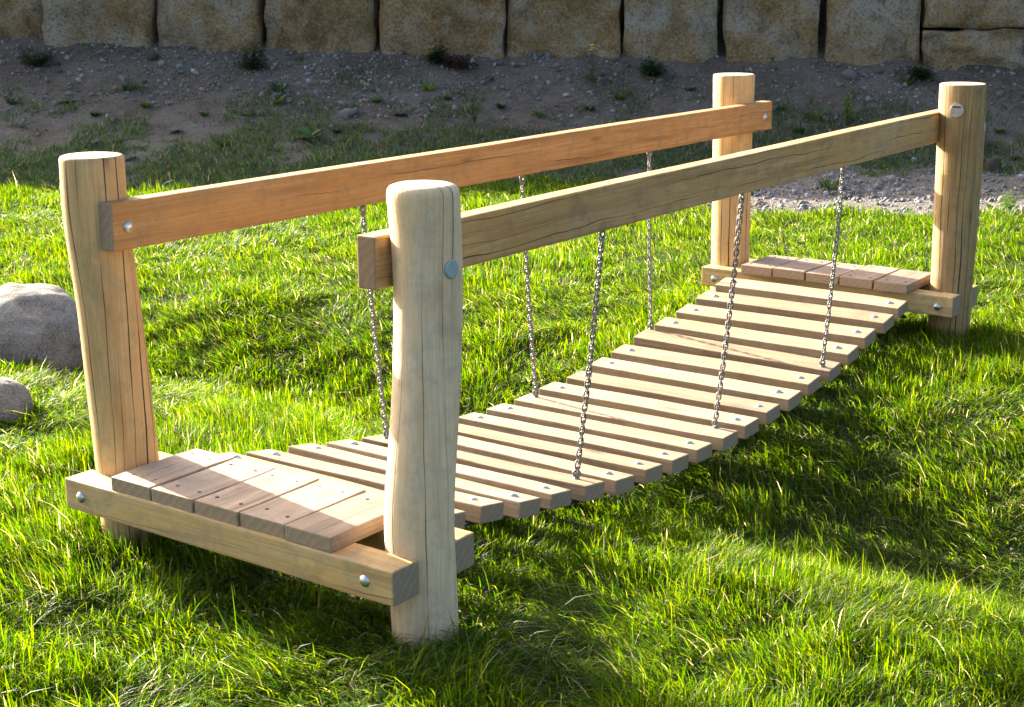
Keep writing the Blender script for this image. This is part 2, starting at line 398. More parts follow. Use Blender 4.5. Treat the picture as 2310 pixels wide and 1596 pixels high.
def pebble_mesh(name, seed, dims, mat, sub=2, rough=.25, smooth=True, flat=.75):
    r = random.Random(seed); bm = bmesh.new(); bmesh.ops.create_icosphere(bm, subdivisions=sub, radius=1.0)
    planes = [(Vector((r.gauss(0, 1), r.gauss(0, 1), r.gauss(0, 1))).normalized(), r.uniform(.62, .95)) for _ in range(7)]
    nz = Noise2(seed+50, 32)
    for v in bm.verts:
        p = v.co.copy()
        for n, dd in planes:
            q = p.dot(n)
            if q > dd: p -= n*(q-dd)*flat
        k = 1+rough*(float(nz(p.x*2.2+9+p.z, p.y*2.2+9-p.z*.7, 1.3))-.5)+rough*.35*(float(nz(p.x*6+p.z*3, p.y*6+p.z*2, 1.3))-.5)
        v.co = Vector((p.x*dims[0], p.y*dims[1], p.z*dims[2]))*k
    return bm_mesh(name, bm, [mat], smooth)
def boulder(name, pos, dims, seed, rot, label, grp=None):
    o = link(name, pebble_mesh(name, seed, dims, M['boulder'], 5, .10, True, .35), None, pos, rot)
    tag(o, label, 'boulder', grp); return o
bp = at(72, 832); bp2 = at(22, 938)
boulder('boulder', (bp[0]+.13, bp[1]+.18, bp[2]+.075), (.345, .32, .315), 21, (0.1, .12, .7), 'large rounded grey granite boulder sunk in the lawn beside a square-topped log post')
boulder('boulder', (bp2[0]-.02, bp2[1]+.06, bp2[2]+.02), (.165, .15, .13), 33, (0, 0, .3), 'small rounded pale boulder lying in the grass in front of a bigger boulder')
BOULDERS = [(bp[0]+.13, bp[1]+.18, .36), (bp2[0]-.02, bp2[1]+.06, .17)]

stone_vars = {k: [pebble_mesh('stone', 300+i+10*j, (1, .8, .62), M[k], 2, .35, i % 2 == 0) for i in range(3)] for j, k in enumerate(('pale_stone', 'grey_stone', 'brown_stone'))}
def stone(u, v, size_px, kind, label, grp=None, tall=1.0, name='stone'):
    p = at(u, v+size_px*.28); D = np.linalg.norm(p-CAM); r = size_px*.5/FPX*D
    o = link(name, random.choice(stone_vars[kind]), None, (p[0], p[1], p[2]+r*.22*tall), (random.uniform(-.3, .3), random.uniform(-.3, .3), random.uniform(0, 6.3)))
    o.scale = (r, r, r*tall); tag(o, label, 'stone', grp); return o
stone(365, 147, 19, 'pale_stone', 'whitish angular stone beside a broad brown one on gravel below the wall')
stone(345, 124, 34, 'brown_stone', 'broad brown stone half buried at the foot of the wall')
stone(1917, 165, 40, 'pale_stone', 'big pale stone in the middle of a cluster on the bank')
stone(785, 245, 50, 'pale_stone', 'flat whitish rock lying low on the bare bank above the orange-brown handrail', None, .6)
stone(2238, 372, 36, 'brown_stone', 'upright brown stone standing in grass behind the post with the round plate', None, 1.8)
stone(2027, 195, 20, 'pale_stone', 'pale oval stone lying apart on bare dirt below the wall', None, 1.2)
G_small = 'scattered stones on the gravel bank'
L_grey, L_pale, L_brown = 'grey stone scattered among the gravel on the shaded bank', 'pale stone scattered among the gravel on the shaded bank', 'brown stone scattered among the gravel on the shaded bank'
LB = {'grey_stone': L_grey, 'pale_stone': L_pale, 'brown_stone': L_brown}
for u, v, s, k in [(310, 109, 15, 'grey_stone'), (132, 158, 22, 'grey_stone'), (44, 168, 10, 'pale_stone'), (108, 182, 14, 'grey_stone'), (97, 221, 9, 'pale_stone'),
    (676, 130, 20, 'brown_stone'), (325, 184, 14, 'brown_stone'), (335, 165, 12, 'pale_stone'), (538, 198, 15, 'pale_stone'), (692, 224, 11, 'pale_stone'), (605, 106, 12, 'pale_stone'), (160, 125, 9, 'pale_stone'),
    (1128, 140, 24, 'grey_stone'), (1165, 148, 15, 'brown_stone'), (1107, 176, 22, 'brown_stone'), (1134, 197, 18, 'pale_stone'), (1255, 146, 22, 'pale_stone'), (1258, 158, 14, 'grey_stone'),
    (1390, 136, 18, 'brown_stone'), (1416, 146, 15, 'grey_stone'), (1487, 180, 17, 'pale_stone'), (1360, 168, 13, 'brown_stone'), (1072, 128, 14, 'pale_stone'), (1210, 130, 12, 'pale_stone'), (817, 138, 10, 'pale_stone'), (912, 117, 16, 'brown_stone'), (1500, 148, 11, 'grey_stone'), (1256, 238, 12, 'grey_stone'), (810, 280, 13, 'grey_stone'),
    (1846, 158, 14, 'pale_stone'), (1892, 144, 19, 'pale_stone'), (1947, 168, 16, 'pale_stone'), (1985, 160, 17, 'grey_stone'), (2025, 156, 17, 'pale_stone'), (1922, 184, 11, 'brown_stone'), (2050, 150, 12, 'grey_stone'), (1740, 130, 18, 'grey_stone'), (1696, 140, 10, 'pale_stone'), (1752, 155, 10, 'brown_stone'), (2005, 142, 10, 'pale_stone'), (1978, 228, 8, 'pale_stone'), (1905, 226, 8, 'pale_stone'), (2205, 152, 12, 'pale_stone'), (2030, 152, 9, 'brown_stone'), (430, 108, 12, 'grey_stone'), (500, 120, 10, 'pale_stone'), (240, 130, 9, 'pale_stone'), (655, 150, 10, 'grey_stone')]:
    stone(u, v, s, k, LB[k], G_small+' ('+k.split('_')[0]+')')
for u, v, s, k in [(2232, 497, 24, 'pale_stone'), (2262, 505, 28, 'pale_stone'), (2290, 512, 24, 'pale_stone'), (2248, 515, 18, 'pale_stone'), (2215, 492, 16, 'pale_stone'), (2300, 525, 20, 'pale_stone')]:
    stone(u, v, s, k, 'pale lump of dry earth and stone heaped at the sunlit lawn edge', 'lumps heaped at the lawn edge', .75)

# ------------------------------------------------------------------ gravel (uncountable)
def scatter(n, fr, lr, prob):
    f = rng.uniform(*fr, n); l = rng.uniform(*lr, n); x, y = to_xy(f, l); k = rng.random(n) < prob(x, y, f, l)
    return x[k], y[k]
def gravel_prob(x, y, f, l):
    up = sstep(.25, .95, (f-toe_f(l))/(wall_f(l)-toe_f(l))); cl = sstep(.42, .62, fbm(N2, x, y, .9))
    di, pa = soil_masks(x, y)
    return np.clip(np.maximum(di*(.02+up*up*(.55+1.2*cl)+.3*cl*up), pa*.8), 0, 1)*(f < wall_f(l)+.05)
gx, gy = scatter(52000, (11.0, 16.9), (-7.5, 7.5), gravel_prob)
ico = bmesh.new(); bmesh.ops.create_icosphere(ico, subdivisions=1, radius=1.0)
IV = np.array([v.co[:] for v in ico.verts]); IF = np.array([[v.index for v in f.verts] for f in ico.faces]); ico.free()
n = len(gx); rad = np.clip(rng.lognormal(math.log(.0105), .55, n), .005, .040)
q = rng.normal(size=(n, 3, 3)); q, _ = np.linalg.qr(q)
V = IV[None]*(1+rng.normal(0, .14, (n, len(IV), 1)))*np.array([1, .8, .6])
V = np.einsum('nij,nkj->nki', q, V)*rad[:, None, None]
V += np.stack([gx, gy, ground_z(gx, gy)+rad*.25], 1)[:, None]
Fc = (IF[None]+(np.arange(n)*len(IV))[:, None, None]).reshape(-1, 3)
pal = .75*np.array([[.20, .20, .21], [.28, .28, .29], [.36, .35, .34], [.26, .21, .17], [.46, .44, .41], [.17, .15, .14], [.32, .26, .20]])
on_path = soil_masks(gx, gy)[1]
gc = pal[rng.choice(len(pal), n, p=[.22, .22, .14, .16, .07, .11, .08])]*rng.uniform(.8, 1.2, (n, 1))*(1+.2*on_path[:, None])
t = MT('gravel', .9); va = t.n('ShaderNodeVertexColor', layer_name='tint'); nz = t.noise(t.coords((1, 1, 1), 'Object', False), 120, 3)
t.color(t.mix(t.ramp(nz, [(.35, .5), (.6, 0.0)]), va.outputs[0], (.10, .09, .08)))
me = fast_mesh('gravel', V.reshape(-1, 3), Fc, t.m, np.repeat(gc, len(IV), 0))
tag(link('gravel', me), 'loose grey and brown gravel spread below the stone wall', 'gravel', kind='stuff')

# ------------------------------------------------------------------ the bridge
ROOT = Vector((0, 0, -.1))
bridge = empty('chain_bridge', ROOT)
tag(bridge, 'wooden playground chain bridge of log posts, two handrails and hanging slats', 'bridge')

def plank_mesh(name, L, Wd, T, mats, bev=.004, seed=0, warp=.0, segs=10, round_end=0.0):
    """timber along local x, bevelled, slightly uneven; material 0 sides, 1 end grain"""
    r = random.Random(seed); bm = bmesh.new(); bmesh.ops.create_cube(bm, size=1.0)
    for v in bm.verts: v.co = Vector((v.co.x*L, v.co.y*Wd, v.co.z*T))
    bmesh.ops.bevel(bm, geom=bm.edges[:], offset=bev, segments=2, profile=.6, affect='EDGES')
    nx = max(2, segs)
    for k in range(1, nx):
        xx = -L/2+L*k/nx
        bmesh.ops.bisect_plane(bm, geom=bm.verts[:]+bm.edges[:]+bm.faces[:], plane_co=(xx, 0, 0), plane_no=(1, 0, 0))
    ph = [r.uniform(0, 6.3) for _ in range(6)]; am = bev*.16
    for v in bm.verts:
        x_ = v.co.x/L*6.28
        v.co.y += warp*math.sin(x_*.5+ph[0])+am*math.sin(x_*2.3+ph[1])*(1 if v.co.y > 0 else -.6)
        v.co.z += warp*math.sin(x_*.5+ph[2])+am*math.sin(x_*1.9+ph[3])*(1 if v.co.z > 0 else -.6)
    for f in bm.faces:
        if abs(f.normal.x) > .85: f.material_index = 1
    return bm_mesh(name, bm, mats)
def dome_mesh(name, r, h, mat, n=14, collar=0.0):
    """carriage-bolt head along +z"""
    V = [(0, 0, h)]; F = []
    rings = [(r*.45, h*.9), (r*.8, h*.55), (r, h*.08), (r*.98, -.004)]
    for (rr, zz) in rings:
        for k in range(n): a_ = 2*math.pi*k/n; V.append((rr*math.cos(a_), rr*math.sin(a_), zz))
    for k in range(n): F.append((0, 1+k, 1+(k+1) % n))
    for j in range(len(rings)-1):
        for k in range(n): p, q_ = 1+j*n, 1+(j+1)*n; F.append((p+k, q_+k, q_+(k+1) % n, p+(k+1) % n))
    return mesh_from(name, V, F, [mat], True)
def disc_mesh(name, r, h, mat, n=20):
    V = [(0, 0, h)]; F = []
    for rr, zz in ((r*.86, h), (r, h*.6), (r, -.006)):
        for k in range(n): a_ = 2*math.pi*k/n; V.append((rr*math.cos(a_), rr*math.sin(a_), zz))
    for k in range(n): F.append((0, 1+k, 1+(k+1) % n))
    for j in range(2):
        for k in range(n): p, q_ = 1+j*n, 1+(j+1)*n; F.append((p+k, q_+k, q_+(k+1) % n, p+(k+1) % n))
    return mesh_from(name, V, F, [mat])
def torus(R_, r_, stretch=0.0, n=12, m_=6):
    """link in the xz plane, long axis z"""
    V, F = [], []
    for k in range(n):
        a_ = 2*math.pi*k/n; cx, cz = R_*math.cos(a_), R_*math.sin(a_)+(stretch if math.sin(a_) > 1e-6 else -stretch if math.sin(a_) < -1e-6 else 0)
        for j in range(m_):
            b2 = 2*math.pi*j/m_; V.append((cx+r_*math.cos(b2)*math.cos(a_), r_*math.sin(b2), cz+r_*math.cos(b2)*math.sin(a_)))
    for k in range(n):
        for j in range(m_): F.append((k*m_+j, ((k+1) % n)*m_+j, ((k+1) % n)*m_+(j+1) % m_, k*m_+(j+1) % m_))
    return V, F
bolt_me = dome_mesh('bolt', .0165, .0085, M['zinc'])
bolt_big = dome_mesh('bolt', .019, .011, M['zinc'])
cap_me = disc_mesh('bolt_cap', .026, .004, M['cap'])
washer_me = disc_mesh('washer', .019, .0008, M['cap'], 16)
screw_me = disc_mesh('screw', .0062, .0012, M['screw'], 10)

# posts: lofted, slightly crooked peeled logs
def post(knots, y0, mats, seed, chamfer, oval=1.0, label=None, topcut=0.0):
    """knots: (z, x, y, radius)"""
    r = random.Random(seed); kz = np.array([k[0] for k in knots]); kx, ky, kr = (np.array([k[i] for k in knots]) for i in (1, 2, 3))
    zs = np.concatenate([np.linspace(kz[0], kz[-1]-chamfer*1.05, 34), [kz[-1]-chamfer*.55, kz[-1]-chamfer*.2, kz[-1]]])
    n = 44; nz = Noise2(seed, 32); V, F, MI = [], [], []
    x_m, y_m = float(np.mean(kx)), float(np.mean(ky))
    def smooth_interp(z, ks):
        return float(sum(np.interp(z+dz, kz, ks)*w_ for dz, w_ in ((-.09, .2), (-.045, .2), (0, .2), (.045, .2), (.09, .2))))
    for i, z in enumerate(zs):
        cx, cy, rr = smooth_interp(z, kx)-x_m, smooth_interp(z, ky)-y_m, smooth_interp(z, kr)
        top = zs[-1]-z
        if top < chamfer: rr -= chamfer*(1-math.sqrt(max(0, 1-(1-top/chamfer)**2)))*.8
        for k in range(n):
            a_ = 2*math.pi*k/n
            q_ = 1+.035*(float(nz(math.cos(a_)*1.3+5, math.sin(a_)*1.3+5+z*1.1, 1.2))-.5)+.012*math.sin(3*a_+seed+z*.8)
            V.append((cx+rr*q_*math.cos(a_)*oval, cy+rr*q_*math.sin(a_), z+(topcut*math.cos(a_) if top < chamfer+.03 else 0)))
    for i in range(len(zs)-1):
        for k in range(n): F.append((i*n+k, i*n+(k+1) % n, (i+1)*n+(k+1) % n, (i+1)*n+k)); MI.append(0)
    last = (len(zs)-1)*n
    F.append(tuple(last+k for k in range(n))); MI.append(1)
    F.append(tuple(n-1-k for k in range(n))); MI.append(0)
    me = mesh_from('post', V, F, mats, True)
    me.polygons.foreach_set('material_index', MI)
    me.polygons[len(F)-2].use_smooth = False
    o = link('post', me, bridge, (x_m, y_m, 0))
    if label: o['label'] = label
    return o
GB = -.45
P1 = post([(GB, -2.06, .600, .101), (.2, -2.070, .600, .101), (.5, -2.086, .600, .100), (.73, -2.098, .600, .098), (.87, -2.112, .600, .0975), (1.02, -2.128, .600, .099), (1.21, -2.125, .600, .0955)], 0, [M['post_warm'], M['end_pale']], 3, .012)
P2 = post([(GB, -2.055, -.61, .094), (-.05, -2.050, -.61, .094), (.236, -2.072, -.61, .098), (.30, -2.074, -.61, .0985), (.37, -2.064, -.61, .0965), (.62, -2.030, -.61, .094), (.87, -2.012, -.61, .0935), (1.04, -2.012, -.61, .0945), (1.13, -2.022, -.61, .0965), (1.205, -2.03, -.61, .0975)], 0, [M['post_pale'], M['end_pale']], 9, .028, 1.0, 'pale greyish weathered log post with rounded top')
P3 = post([(GB, 2.08, .600, .102), (.2, 2.080, .600, .101), (.43, 2.077, .600, .102), (.9, 2.066, .600, .102), (1.2, 2.064, .600, .108)], 0, [M['post_warm'], M['end_pale']], 14, .010)
P4 = post([(GB, 2.105, -.61, .102), (.2, 2.100, -.61, .100), (.53, 2.099, -.61, .106), (.9, 2.092, -.61, .110), (1.2, 2.070, -.61, .107)], 0, [M['post_yellow'], M['end_pale']], 27, .008, 1.0, 'yellowish log post with flat top, dark streaks and a round plate')

# handrails (local x = bridge axis)
def rail(x0, x1, y, z0, z1, mats, seed, warp=.0):
    L = math.hypot(x1-x0, z1-z0)
    me = plank_mesh('handrail', L, .068, .147, mats, .006, seed, warp, 14)
    return link('handrail', me, bridge, ((x0+x1)/2, y, (z0+z1)/2-.0735), (0, -math.atan2(z1-z0, x1-x0), 0)), L
railL, LL = rail(-2.178, 2.236, .494, 1.079, 1.0555, [M['rail_warm'], M['end_grey']], 5)
railL['label'] = 'orange-brown handrail'
railR, LR = rail(-2.128, 2.15, -.494, 1.0692, 1.067, [M['rail_tan'], M['end_brown']], 8)
railR['label'] = 'weathered tan handrail with long drying cracks'
for lx in (-LL/2+.058, LL/2-.085): link('bolt', bolt_big, railL, (lx, -.034, -.004), (math.pi/2, 0, 0), False)
for x_ in (1.032, -.002, -1.005): link('washer', washer_me, railL, (x_-.029, 0, .0736), (0, 0, 0), False)
for x_ in (.982, .047, -.947): link('washer', washer_me, railR, (x_-.011, 0, .0736), (0, 0, 0), False)
link('bolt_cap', cap_me, P2, (.018+.0, -.0925, .985), (math.pi/2, 0, .0), False)
link('bolt_cap', cap_me, P4, (0.0, -.1045, .995), (math.pi/2, 0, 0), False)
# round maker's plate on the far post: disc, dark printed bar, fine print lines
ap = math.radians(187)                                   # direction it faces
pl = link('plate', disc_mesh('plate', .033, .004, M['plate'], 24), P4, (.1115*math.cos(ap)-.0155, .1115*math.sin(ap), 1.082), (math.pi/2, 0, ap+math.pi/2), False)
def flat(name, w_, h_, mat): return mesh_from(name, [(-w_/2, -h_/2, 0), (w_/2, -h_/2, 0), (w_/2, h_/2, 0), (-w_/2, h_/2, 0)], [(0, 1, 2, 3)], [mat])
link('print', flat('print', .040, .008, M['plate_ink']), pl, (0, .0155, .0046), (0, 0, 0), False)
for yy, ww in ((.004, .046), (-.003, .050), (-.010, .046), (-.017, .036)):
    link('print', flat('print', ww, .0022, M['plate_line']), pl, (0, yy, .0046), (0, 0, 0), False)

# crossbeams (local x = across the bridge)
def beam(xc, zt, seed, bolts, y0=.676, y1=-.676, hb=.100, tb=.109, side=-1):
    me = plank_mesh('crossbeam', y0-y1, tb, hb, [M['beam'], M['end_grey']], .006, seed, .002, 8)
    o = link('crossbeam', me, bridge, (xc, (y0+y1)/2, zt-hb/2), (0, 0, math.pi/2))
    for (yy, zz) in bolts:     # local: x along +Y world, y = -X world
        link('bolt', bolt_big, o, (yy-(y0+y1)/2, -side*tb/2, zz-(zt-hb/2)), (-side*-math.pi/2, 0, 0), False)
    return o
B1 = beam(-2.2085, .1985, 41, [(.60, .150), (-.575, .150)], side=-1)
B2 = beam(-1.955, .1985, 42, [(.60, .15), (-.6, .15)], side=1)
B3 = beam(1.9575, .1985, 43, [(.60, .145), (-.615, .145)], .676, -.690, side=-1)
B4 = beam(2.2085, .1985, 44, [(.60, .15), (-.6, .15)], .676, -.690, side=1)

# platform planks (local x = bridge axis)
def platform(x0, x1, ya, yb, zt, seed):
    n = 5; pitch = (ya-yb)/n
    for k in range(n):
        L = x1-x0+random.uniform(-.005, .005); wd = pitch-.0085
        o = link('plank', plank_mesh('plank', L, wd, .046, [M['plank'], M['end_grey']], .004, seed+k, .0012, 4), bridge,
                 ((x0+x1)/2+random.uniform(-.003, .003), ya-pitch*(k+.5), zt-.023+random.uniform(-.0015, .0015)), (0, 0, random.uniform(-.003, .003)))
        for sx in (-1, 1):
            for sy in (-1, 1):
                link('screw', screw_me, o, (sx*(L/2-.058)+random.uniform(-.008, .008), sy*wd*.27+random.uniform(-.008, .008), .0228), (0, 0, 0), False)
platform(-2.256, -1.902, .4615, -.4577, .2445, 60)
platform(1.862, 2.215, .428, -.482, .2445, 80)

# hanging deck
pitch_s = .1972
zk_k = np.array([0, 1, 2, 5, 10, 15, 17, 18, 19, 20]); zk_z = np.array([.205, .1667, .1286, .0427, -.0319, .0356, .1065, .150, .186, .21])
pf = np.polyfit((10-zk_k)*pitch_s, zk_z, 4)
def deck_z(x): return np.polyval(pf, x)
CH = {5: ((.965, -.448), (1.05, .478)), 10: ((.052, -.405), (.022, .443)), 15: ((-.972, -.414), (-.975, .437))}
CHTOP = {5: (.982, 1.032), 10: (.047, -.002), 15: (-.947, -1.005)}
TH = .056
eyeV, eyeF = torus(.0125, .0042, .0, 14, 6)
def eye_mesh(shank):
    V = list(eyeV); F = list(eyeF); b0 = len(V); n_ = 8
    for zz in (-.013, -.013-shank):
        for k in range(n_): a_ = 2*math.pi*k/n_; V.append((.0048*math.cos(a_), .0048*math.sin(a_), zz))
    for k in range(n_): F.append((b0+k, b0+(k+1) % n_, b0+n_+(k+1) % n_, b0+n_+k))
    b0 = len(V); n_ = 12
    for rr, zz in ((.004, -.0145), (.0115, -.0145), (.0115, -.0185)):
        for k in range(n_): a_ = 2*math.pi*k/n_; V.append((rr*math.cos(a_), rr*math.sin(a_), zz))
    for j in range(2):
        for k in range(n_): F.append((b0+j*n_+k, b0+(j+1)*n_+k, b0+(j+1)*n_+(k+1) % n_, b0+j*n_+(k+1) % n_))
    return mesh_from('eye_bolt', V, F, [M['chain']], True)
eye_me = eye_mesh(.03)
anchors = {}
for k in range(1, 20):
    x_ = (10-k)*pitch_s; z_ = float(deck_z(x_)); sl = float(np.polyval(np.polyder(pf), x_))
    me = plank_mesh('slat', 1.0+random.uniform(-.008, .008), .123+random.uniform(-.003, .003), TH, [M['slat'], M['end_grey']], .005, 500+k, .0015, 6)
    roll = {5: .018, 15: -.004, 17: .004}.get(k, 0)+random.uniform(-.006, .006)
    rot = Matrix.Rotation(-math.atan(sl)*.95, 4, 'Y') @ Matrix.Rotation(roll, 4, 'X') @ Matrix.Rotation(math.pi/2+random.uniform(-.010, .010), 4, 'Z')
    o = link('slat', me, bridge, (x_, random.uniform(-.006, .006), z_-TH/2), rot.to_euler())
    Mw = Matrix.Translation(o.location) @ rot
    if k in CH:
        for s_, (cx, cy) in zip((-1, 1), CH[k]):
            loc = Mw.inverted() @ Vector((cx, cy, z_)); loc.z = TH/2+.0175
            e = link('eye_bolt', eye_me, o, loc, (0, 0, random.uniform(-.3, .3)), False)
            anchors[(k, s_)] = Mw @ loc
    else:
        for s_ in (-1, 1):
            link('bolt', bolt_me, o, (s_*.425+random.uniform(-.006, .006), random.uniform(-.006, .006), TH/2-.0005), (0, 0, 0), False)
# rubber belts the slats are bolted to
for y_ in (-.425, .425):
    xs = np.linspace(-1.93, 1.93, 40); V, F = [], []
    for x_ in xs:
        z_ = float(deck_z(np.clip(x_, -1.83, 1.83)))-TH-.002
        if abs(x_) > 1.83: z_ -= (abs(x_)-1.83)*.5
        V += [(x_, y_-.03, z_), (x_, y_+.03, z_), (x_, y_+.03, z_-.009), (x_, y_-.03, z_-.009)]
    for i in range(len(xs)-1):
        for j in range(4): F.append((i*4+j, i*4+(j+1) % 4, (i+1)*4+(j+1) % 4, (i+1)*4+j))
    link('belt', mesh_from('belt', V, F, [M['belt']]), bridge)

# chains: eye under the rail, then single links down to the slat's eye bolt
LV, LF = torus(.0082, .0034, .0080, 12, 6); link_me = mesh_from('link', LV, LF, [M['chain']], True)
top_me = eye_mesh(.03)
for (k, s_), a_ in anchors.items():
    topx = CHTOP[k][0 if s_ < 0 else 1]
    zr = (1.0692+(topx+2.128)/4.278*(-.0022) if s_ < 0 else 1.079+(topx+2.178)/4.414*(-.0235))-.147
    tp = Vector((topx, s_*.494, zr-.016)); bt = Vector(a_)
    ch = link('chain', top_me, bridge, tp, (math.pi, 0, random.uniform(-.4, .4)))
    dv = bt-tp; n_ = int(round(dv.length/.0212)); zax = -dv.normalized()
    base = zax.to_track_quat('Z', 'Y').to_matrix().to_4x4()
    Mch = (Matrix.Translation(tp) @ ch.rotation_euler.to_matrix().to_4x4()).inverted()
    for i in range(n_):
        tt = (i+.5)/n_
        p = tp+dv*tt+Vector((0, s_*.006*math.sin(math.pi*tt), 0))
        tw = (.6 if i % 2 else .6+math.pi/2)+random.uniform(-.15, .15)
        Mw = Mch @ Matrix.Translation(p) @ base @ Matrix.Rotation(tw, 4, 'Z')
        o = bpy.data.objects.new('link', link_me); col.objects.link(o); o.parent = ch
        o.matrix_local = Mw

# ------------------------------------------------------------------ foliage materials
def leaf_mat(name, trans=.5, rough=.5, spec=.35):
    t = MT(name, rough); va = t.n('ShaderNodeVertexColor', layer_name='tint')
    t.color(va.outputs[0]); t.b.inputs['Specular IOR Level'].default_value = spec
    tr = t.n('ShaderNodeBsdfTranslucent'); mx = t.n('ShaderNodeMixShader'); mx.inputs[0].default_value = trans
    hs = t.n('ShaderNodeHueSaturation'); hs.inputs['Saturation'].default_value = 1.15; hs.inputs['Value'].default_value = 2.3; hs.inputs['Hue'].default_value = .493
    t.l(va.outputs[0], hs.inputs['Color']); t.l(hs.outputs[0], tr.inputs[0])
    out = t.t.nodes['Material Output']; t.l(t.b.outputs[0], mx.inputs[1]); t.l(tr.outputs[0], mx.inputs[2]); t.l(mx.outputs[0], out.inputs[0])
    return t.m
M['grass'] = leaf_mat('grass_blades', .55, .48, .25); M['weed'] = leaf_mat('weed_leaves', .35, .55)

def blades(x, y, z, h, wd, dx, dy, bend, tint, rows=4):
    """curved tapering blades; returns vertices, triangles, colours"""
    n = len(x); ta = rng.uniform(0, 2*math.pi, n); wx_, wy_ = np.cos(ta), np.sin(ta)
    ts = np.linspace(0, 1, rows); vs = []; cs = []
    for i, t_ in enumerate(ts):
        hx = dx*h*bend*t_**1.7; hy = dy*h*bend*t_**1.7
        hz = h*t_*(1-.42*np.minimum(bend, 1.5)*t_)
        px_, py_, pz_ = x+hx, y+hy, z-.008+hz
        if i < rows-1:
            k = wd*(1-.62*t_**1.5)*.5
            vs += [np.stack([px_-wx_*k, py_-wy_*k, pz_], 1), np.stack([px_+wx_*k, py_+wy_*k, pz_], 1)]; cs += [tint, tint]
        else: vs.append(np.stack([px_, py_, pz_], 1)); cs.append(tint)
    m_ = 2*(rows-1)+1
    V = np.stack(vs, 1).reshape(-1, 3); Cc = np.stack(cs, 1).reshape(-1, 3)
    T = []
    for i in range(rows-2): a0 = 2*i; T += [(a0, a0+1, a0+3), (a0, a0+3, a0+2)]
    a0 = 2*(rows-2); T.append((a0, a0+1, a0+2))
    T = (np.array(T)[None]+(np.arange(n)*m_)[:, None, None]).reshape(-1, 3)
    return V, T, Cc
def grass_tint(n, x, y, dry=.035):
    g = np.array([[.038, .084, .007], [.062, .112, .008], [.104, .138, .009], [.024, .057, .007], [.34, .30, .16]])
    lum = fbm(N3, x, y, 1.4)
    p = np.stack([.30+0*lum, .28+0*lum, .10+.35*lum, .30-.25*lum, dry+0*lum], 1); p /= p.sum(1, keepdims=True)
    ch_ = (rng.random((n, 1)) > np.cumsum(p, 1)).sum(1).clip(0, 4)
    return g[ch_]*rng.uniform(.75, 1.25, (n, 1))

# ------------------------------------------------------------------ lawn
Vs, Ts, Cs, off = [], [], [], 0
def lawn_part(n_try, f0, f1, rho_rows, margin=False):
    global off
    f = rng.uniform(f0, f1, n_try); half = .36*f+1.0; l = rng.uniform(-1, 1, n_try)*half
    if margin: l = np.sign(l)*(half+rng.uniform(0, 2.6, n_try))
    x, y = to_xy(f, l); di, pa = soil_masks(x, y)
    cl = fbm(N5, x, y, 3.0); thin = fbm(N4, x, y, 7.0)
    keep = rng.random(n_try) < np.clip(1-di*1.15, 0, 1)*np.clip(1-pa*1.05, 0, 1)*np.clip(.62+1.6*(thin-.33), .50, 1)
    for bx0, by0, br in BOULDERS: keep &= np.hypot(x-bx0, y-by0) > br*.80
    for px0, py0 in ((-2.06, .6), (-2.05, -.61), (2.08, .6), (2.1, -.61)): keep &= np.hypot(x-px0, y-py0) > .092
    x, y, f, cl = x[keep], y[keep], f[keep], cl[keep]; n = len(x); z = ground_z(x, y)
    cl2 = fbm(N2, x+20, y, 6.5)
    cl2 = sstep(.22, .78, cl2)
    h = (.024+.040*cl+.044*cl2)*rng.lognormal(0, .28, n)*(1-.15*sstep(6, 10, f))*(1+.22*(1-sstep(3.4, 4.6, f)))
    tall = rng.random(n) < .008; h[tall] *= 1.5
    near_post = np.minimum.reduce([np.hypot(x-a0, y-b0) for a0, b0 in ((-2.06, .6), (-2.05, -.61), (2.08, .6), (2.1, -.61))])
    h = h*(1+.35*(1-sstep(.12, .4, near_post)))
    under = (np.abs(x) < 1.95) & (np.abs(y) < .58)
    if margin: h = h*1.15
    h = np.where(under, np.minimum(h, np.maximum(deck_z(np.clip(x, -1.85, 1.85))-TH-.03-z, .02)), h)
    under2 = (np.abs(np.abs(x)-2.08) < .2) & (np.abs(y) < .72)
    h = np.where(under2, np.minimum(h, .10), h)
    wd = .0033*(np.maximum(f, 3.2)/4)**.75*rng.uniform(.7, 1.35, n)*(1+.35*(1-sstep(3.4, 4.6, f)))
    ang = 6.3*fbm(N2, x, y, .9)+5.0*(fbm(N1, x, y, 4.0)-.5)+rng.normal(0, .85, n)
    bend = np.clip(.30+1.6*(fbm(N4, x+40, y, 1.6)-.32)+rng.normal(0, .30, n), .05, 1.8)
    if margin: wd = wd*1.7
    tint = grass_tint(n, x, y); broad = rng.random(n) < .02; wd[broad] *= 2.4; h[broad] *= .6; tint[broad] *= .8
    dead = rng.random(n) < .035
    tint[dead] = np.array([.34, .30, .17])*rng.uniform(.7, 1.2, (int(dead.sum()), 1)); bend[dead] = rng.uniform(1.1, 2.2, int(dead.sum())); wd[dead] *= 1.35; h[dead] *= .9
    V, T, Cc = blades(x, y, z, h, wd, np.cos(ang), np.sin(ang), bend, tint, rho_rows)
    Vs.append(V); Ts.append(T+off); Cs.append(Cc); off += len(V)
lawn_part(235000, 2.7, 5.6, 4)
lawn_part(225000, 5.6, 8.6, 4)
lawn_part(250000, 8.6, 13.6, 3)
lawn_part(85000, 1.2, 13.6, 3, True)
# sunlit fringe spilling up the bank and straw-like long stalks
me = fast_mesh('lawn_grass', np.concatenate(Vs), np.concatenate(Ts), M['grass'], np.concatenate(Cs))
tag(link('lawn_grass', me), 'long uneven green lawn grass growing round the bridge', 'grass', kind='stuff')

